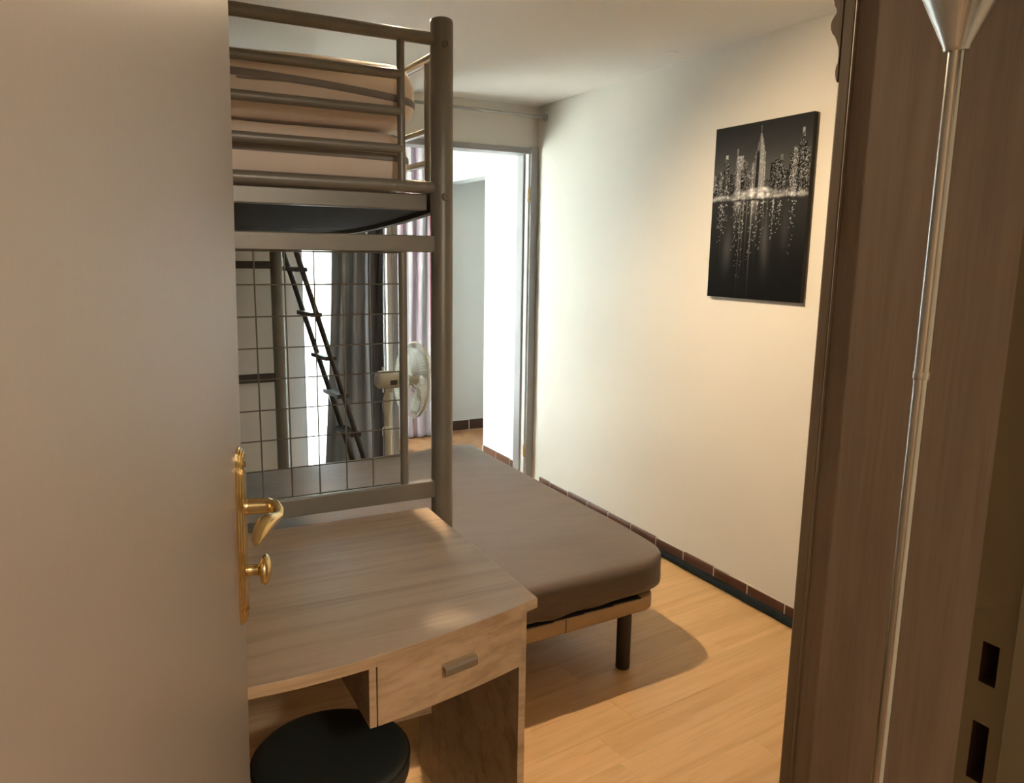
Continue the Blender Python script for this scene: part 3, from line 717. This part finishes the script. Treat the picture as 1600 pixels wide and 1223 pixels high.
tower(.25, .35, .80, .12, .4, .8); tower(.255, .33, .825, .17, .5, .8); tower(.255, .272, .865, .22, .4, .5, 0.815); tower(.305, .312, .885, .12, .3, .3, 0.863); tower(.335, .375, .79, .06, .3, .5)
tower(.31, .36, .745, .012, .35, .4); tower(.37, .43, .735, .04, .3, .7)
tower(.62, .68, .765, .012, .3, .3); tower(.66, .70, .785, .03, .35, .4); tower(.70, .75, .78, .012, .3, .4); tower(.705, .735, .80, .14, .3, .4, 0.778)
tower(.80, .88, .80, .02, .4, .6); tower(.83, .87, .83, .10, .5, .6); tower(.885, .955, .855, .012, .4, .4); tower(.895, .93, .915, .03, .35, .5); tower(.90, .925, .925, .30, .4, .4, 0.903); tower(.94, .99, .82, .02, .35, .5)
# tall central tower with a stepped pointed top (plain generic one)
tower(.425, .565, .775, .11, .6, .9); tower(.45, .56, .815, .13, .5, .8); tower(.535, .56, .83, .25, .5, .5, .62)
for k in range(10):
    h0 = .815+k*.0115; hw = .044*(1-k/10.)**.9+.004; tower(.505-hw, .505+hw, h0+.0115, .18+.12*(k % 2), .5, .3)
tower(.47, .50, .838, .015, .1, .2); tower(.5025, .5085, .972, .38, .4, .2)
# quay lights and reflections
for k in range(110):
    u = rng.rand(); v = hz+.045*rng.rand()*(1.2 if .25 < u < .8 else .5); s = .012+.02*rng.rand()
    img += (.05+.32*rng.rand()*(1.3 if .28 < u < .62 else .35))*np.exp(-((U-u)/s)**2-((Vv-v)/.008)**2)
img += .05*np.exp(-((Vv-hz-.006)/.004)**2)
for u, s, a, L in ((.30, .020, .42, .035), (.27, .016, .2, .05), (.36, .004, .35, .14), (.46, .022, .36, .05), (.50, .015, .18, .08), (.45, .004, .45, .20), (.40, .004, .25, .12), (.57, .003, .45, .06), (.67, .004, .5, .07), (.33, .003, .3, .22), (.61, .004, .12, .1), (.12, .005, .1, .12)):
    img += np.where(Vv < hz-.012, a*np.exp(-((U-u)/s)**2)*np.exp((Vv-hz)/L), 0)
for u, a in ((.10, .5), (.14, .4), (.32, 1), (.36, .8), (.45, .9), (.56, .6), (.66, .5), (.73, .4), (.86, .7), (.28, .6), (.50, .5)):
    for k in range(34):
        v = hz-.02-(.45*rng.rand()**1.7)*(a if a < 1 else 1); uu = u+.02*rng.randn()*.8
        i, j = int(np.clip(v*H, 0, H-1)), int(np.clip(uu*W, 0, W-1)); img[i, j] += (.25+.5*rng.rand())*max(.2, 1-(hz-v)*1.6)
for u, v, a in ((.22, .30, .035), (.18, .28, .02), (.60, .36, .04), (.62, .25, .02), (.8, .4, .02)):
    img += a*np.exp(-((U-u)/.035)**2-((Vv-v)/.11)**2)
img *= 1-.55*np.clip((.30-Vv)/.3, 0, 1)
img = np.clip(img, .003, .85)
verts = []; cols = []
for i in range(H):
    for j in range(W):
        verts.append((xf, CY1-(CY1-CY0)*j/(W-1), CZ0+(CZ1-CZ0)*i/(H-1))); g = float(img[i, j]); cols += [g*.97, g*.99, g*1.02, 1]
faces = [(i*W+j, (i+1)*W+j, (i+1)*W+j+1, i*W+j+1) for i in range(H-1) for j in range(W-1)]
o = obj('printed_face', MB().add(verts, faces), 'canvas_print', cv)
ca_ = o.data.color_attributes.new('print', 'FLOAT_COLOR', 'POINT'); ca_.data.foreach_set('color', cols)
# ------------------------------------------------------------------ curtain rod and curtains
ry, rz = 4.262, 2.322
cr_ = thing('curtain_rod', (1.6, ry, rz), 'thin grey metal curtain rod above the far doorway', 'curtain rod')
obj('rod', tube([(.25, ry, rz+.022), (XR-.02, ry, rz)], .0085, 12), 'rod_grey', cr_, smooth=True)
obj('end_cap', MB().lathe([(.012, -.030), (.012, -.018), (.019, -.015), (.021, -.008), (.021, 0)], (XR, ry, rz), 18, (1, 0, 0)), 'rod_grey', cr_, smooth=True, sharp=40)
obj('end_cap', MB().lathe([(.012, 0), (.018, .01), (.018, .02), (.006, .03)], (.25, ry, rz+.022), 18, (-1, 0, 0)), 'rod_grey', cr_, smooth=True, sharp=40)
for k in range(7):
    x = 1.18+.042*k; zz = rz+.022*(XR-x)/2.2-.006
    obj('ring', tube([(x, ry+.017*math.cos(2*math.pi*q/16), zz+.017*math.sin(2*math.pi*q/16)) for q in range(17)], .0022, 6, caps=False), 'rod_grey', cr_, smooth=True)
def curtain(name, label, mat, x0t, x1t, x0b, x1b, yc, ztop, zbot, folds, amp, seed, axis_len=None, nz=60, group=None):
    r_ = random.Random(seed); ph = [r_.uniform(0, 6) for _ in range(8)]
    nx = folds*14; V = []; Fc = []; uv = []
    for i in range(nz+1):
        t = i/nz; z = ztop+(zbot-ztop)*t
        for j in range(nx+1):
            s = j/nx
            x = (x0t+(x0b-x0t)*t)+((x1t+(x1b-x1t)*t)-(x0t+(x0b-x0t)*t))*s
            a = amp*(.75+.25*math.sin(3*t+ph[0]))
            y = yc+a*math.sin(2*math.pi*folds*s+.5*math.sin(4*t+ph[1])+.6*math.sin(5*s+ph[2]))+.3*a*math.sin(4*math.pi*folds*s+2*t+ph[3])+.006*math.sin(7*t+9*s+ph[4])
            x += .25*a*math.sin(4*math.pi*folds*s+ph[5])+.008*math.sin(5*t+3*s+ph[6])
            V.append((x, y, z+(.008*math.sin(2*math.pi*folds*s+ph[7]) if i == nz else 0))); uv.append((s, t))
    for i in range(nz):
        for j in range(nx): Fc.append((i*(nx+1)+j, i*(nx+1)+j+1, (i+1)*(nx+1)+j+1, (i+1)*(nx+1)+j))
    mb = MB().add(V, Fc); mb.uv = uv
    o = obj(name, mb, mat, None, smooth=True, sharp=180); sd = o.modifiers.new('thickness', 'SOLIDIFY'); sd.thickness = .002
    return setp(o, label, 'curtain', group)
curtain('curtain', 'silvery grey satin curtain hanging in front of the tall window', 'curtain_satin', 1.160, 1.335, 1.050, 1.335, 4.240, 2.305, .05, 3, .018, 4)
curtain('curtain', 'dark brown curtain hanging between the grey curtain and the doorway', 'curtain_brown', 1.325, 1.428, 1.325, 1.440, 4.296, 2.305, .05, 2, .018, 9)
curtain('curtain', 'sheer white and pink striped curtain in the next room', 'curtain_stripe', 1.56, 2.36, 1.56, 2.40, 5.83, 2.34, .012, 9, .028, 21)
cr2 = thing('curtain_rod', (2.0, 5.83, 2.35), 'white curtain rod holding the pink striped curtain', 'curtain rod')
obj('rod', tube([(1.502, 5.83, 2.352), (2.46, 5.83, 2.352)], .010, 12), 'frame_white', cr2, smooth=True)
obj('end_cap', MB().lathe([(.010, 0), (.016, .008), (.012, .02)], (2.46, 5.83, 2.352), 14, (1, 0, 0)), 'frame_white', cr2, smooth=True)
# ------------------------------------------------------------------ pedestal fan
FX, FY, FZ = 1.40, 4.16, .788
fn_ = thing('pedestal_fan', (FX, FY, 0), 'cream white pedestal fan standing behind the bed', 'fan')
obj('base', MB().lathe([(.082, 0), (.084, .006), (.078, .03), (.05, .045), (.03, .06)], (FX, FY, 0), 32), 'fan_cream', fn_, smooth=True, sharp=40)
obj('pole', MB().lathe([(.0235, .03), (.0235, .47)], (FX, FY, 0), 20), 'fan_cream', fn_, smooth=True)
obj('collar', MB().lathe([(.026, .46), (.029, .465), (.029, .50), (.023, .515), (.019, .52)], (FX, FY, 0), 20), 'fan_cream', fn_, smooth=True, sharp=40)
obj('neck', MB().lathe([(.0155, .515), (.017, .56), (.024, .61), (.026, .65), (.022, .69), (.018, .72), (.014, .745)], (FX, FY, 0), 20), 'fan_cream', fn_, smooth=True)
tl_ = math.radians(-4); ax = Vector((math.cos(math.radians(2))*math.cos(tl_), math.sin(math.radians(2))*math.cos(tl_), math.sin(tl_)))
hc = Vector((FX, FY, FZ))
mh = obj('motor_housing', MB().lathe([(.012, -.065), (.040, -.060), (.050, -.045), (.053, -.01), (.051, .03), (.046, .085), (.040, .10), (.03, .105)], hc, 28, ax), 'fan_cream', fn_, smooth=True, sharp=50)
obj('oscillation_knob', MB().lathe([(.006, 0), (.006, .02), (.008, .021), (.008, .028), (.003, .03)], hc+Vector((-.02, 0, .045)), 12), 'fan_cream', mh, smooth=True)
obj('vent_slot', box(FX+.005, FX+.045, FY-.0545, FY-.04, FZ-.022, FZ+.004), 'fan_dark', mh)
obj('tilt_bracket', MB().box(FX-.022, FX+.03, FY-.018, FY+.018, FZ-.075, FZ-.045), 'fan_cream', fn_, bevel=.006)
gc = hc+ax*.165; R_ = .218
e1 = ax.orthogonal().normalized(); e1 = Vector((0, 0, 1))-ax*ax.z; e1.normalize(); e2 = ax.cross(e1)
def gpnt(r, a, h): return gc+ax*h+(e1*math.cos(a)+e2*math.sin(a))*r
def grille(name, sgn, depth, hub_r, label):
    ring = obj(name, MB().tube([gpnt(R_, 2*math.pi*k/48, 0.003*sgn) for k in range(49)], .0042, 8, caps=False), 'fan_cream', fn_, smooth=True)
    wires = MB()
    for k in range(72):
        a = 2*math.pi*k/72
        wires.tube([gpnt(hub_r, a, sgn*depth), gpnt(R_*.55, a+.03, sgn*depth*.98), gpnt(R_*.88, a+.06, sgn*depth*.72), gpnt(R_, a+.07, .003*sgn)], .0013, 4, caps=False)
    for r, h in ((R_*.60, depth*.97), (R_*.86, depth*.75)):
        wires.tube([gpnt(r, 2*math.pi*k/40, sgn*h) for k in range(41)], .0012, 5, caps=False)
    o = obj('grille_wires', wires, 'fan_cream', ring); o['kind'] = 'stuff'
    return ring
grille('rear_grille', -1, .062, .05, '')
grille('front_grille', 1, .055, .035, '')
obj('grille_badge', MB().lathe([(.036, 0), (.036, .004), (.02, .007)], gc+ax*.054, 24, ax), 'fan_cream', fn_, smooth=True, sharp=40)
obj('hub', MB().lathe([(.030, -.035), (.032, -.03), (.032, .012), (.026, .022), (.01, .028)], gc, 24, ax), 'fan_cream', fn_, smooth=True, sharp=50)
for k in range(3):
    a0 = math.radians(20+120*k); V = []; Fc = []; nu, nv = 10, 8
    for i in range(nu+1):
        r = .025+(.195-.025)*i/nu; half = math.radians(14+34*math.sin(min(1, i/nu*1.15)*math.pi*.62))
        for j in range(nv+1):
            s = -1+2*j/nv; a = a0+half*s+.25*(i/nu)
            V.append(gpnt(r*(1-.04*s*s*(i/nu)), a, .020*s*(.6+.4*i/nu)))
    for i in range(nu):
        for j in range(nv): Fc.append((i*(nv+1)+j, i*(nv+1)+j+1, (i+1)*(nv+1)+j+1, (i+1)*(nv+1)+j))
    o = obj('blade', MB().add(V, Fc), 'fan_blade', fn_, smooth=True, sharp=180); s_ = o.modifiers.new('thickness', 'SOLIDIFY'); s_.thickness = .002
obj('power_cord', tube([(FX-.02, FY-.03, FZ-.04), (FX-.035, FY-.035, FZ-.10), (FX-.03, FY-.032, .62), (FX-.03, FY-.03, .30), (FX-.03, FY-.03, .06)], .0025, 6), 'fan_dark', fn_, smooth=True)
# ------------------------------------------------------------------ ceiling lamp (just above the picture) and hallway lamp
cl = thing('ceiling_lamp', (LAMP[0], LAMP[1], ZC), 'small white ceiling spotlight with a warm lamp', 'ceiling lamp')
aim = (Vector(AIM)-Vector(LAMP)).normalized(); LV = Vector(LAMP)
obj('ceiling_rose', MB().lathe([(.040, 0), (.040, .010), (.034, .014), (.010, .016)], (LAMP[0], LAMP[1], ZC), 24, (0, 0, -1)), 'frame_white', cl, smooth=True, sharp=40)
obj('arm', tube([(LAMP[0], LAMP[1], ZC-.012), LV-aim*.022], .006, 10), 'frame_white', cl, smooth=True)
obj('lamp_head', MB().lathe([(.008, -.030), (.022, -.028), (.030, -.018), (.033, .006), (.0335, .010), (.0315, .010), (.029, -.006), (.008, -.008)], LV, 28, aim), 'frame_white', cl, smooth=True, sharp=40)
obj('bulb', MB().lathe([(.026, -.004), (.025, .003), (.012, .007), (.001, .008)], LV, 24, aim), 'bulb', cl, smooth=True)
def point(name, loc, e, col, r):
    l = bpy.data.lights.new(name, 'POINT'); l.energy = e; l.color = col; l.shadow_soft_size = r
    o = bpy.data.objects.new(name, l); COL.objects.link(o); o.location = loc; return o
def spot(name, loc, e, col, r, size, blend):
    l = bpy.data.lights.new(name, 'SPOT'); l.energy = e; l.color = col; l.shadow_soft_size = r; l.spot_size = math.radians(size); l.spot_blend = blend
    o = bpy.data.objects.new(name, l); COL.objects.link(o); o.location = loc; return o
lo = spot('lamp_light', LV+aim*.016, LAMP_W, (1, .76, .48), .022, 142, .75); lo.rotation_euler = aim.to_track_quat('-Z', 'Y').to_euler()
hl = thing('hallway_lamp', (.62, -1.0, 2.4), 'round ceiling lamp of the hallway', 'ceiling lamp')
obj('lamp_base', MB().lathe([(.09, 0), (.09, .015), (.07, .02)], (.62, -1.0, 2.4), 24, (0, 0, -1)), 'frame_white', hl, smooth=True, sharp=40)
obj('lamp_globe', MB().lathe([(.06, .02), (.075, .04), (.07, .075), (.04, .10), (.001, .11)], (.62, -1.0, 2.4), 24, (0, 0, -1)), 'bulb', hl, smooth=True)
point('hallway_light', (.62, -1.0, 2.18), HALL_W, (1, .90, .76), .10)
# small blanking cap on the ceiling
setp(obj('blanking_plate', MB().lathe([(.028, 0), (.028, .003), (.02, .006), (.004, .007)], (2.33, 2.92, ZC), 20, (0, 0, -1)), 'ceiling_paint', None, smooth=True, sharp=40), 'small round off white cap on the ceiling near the wall', 'ceiling cap')
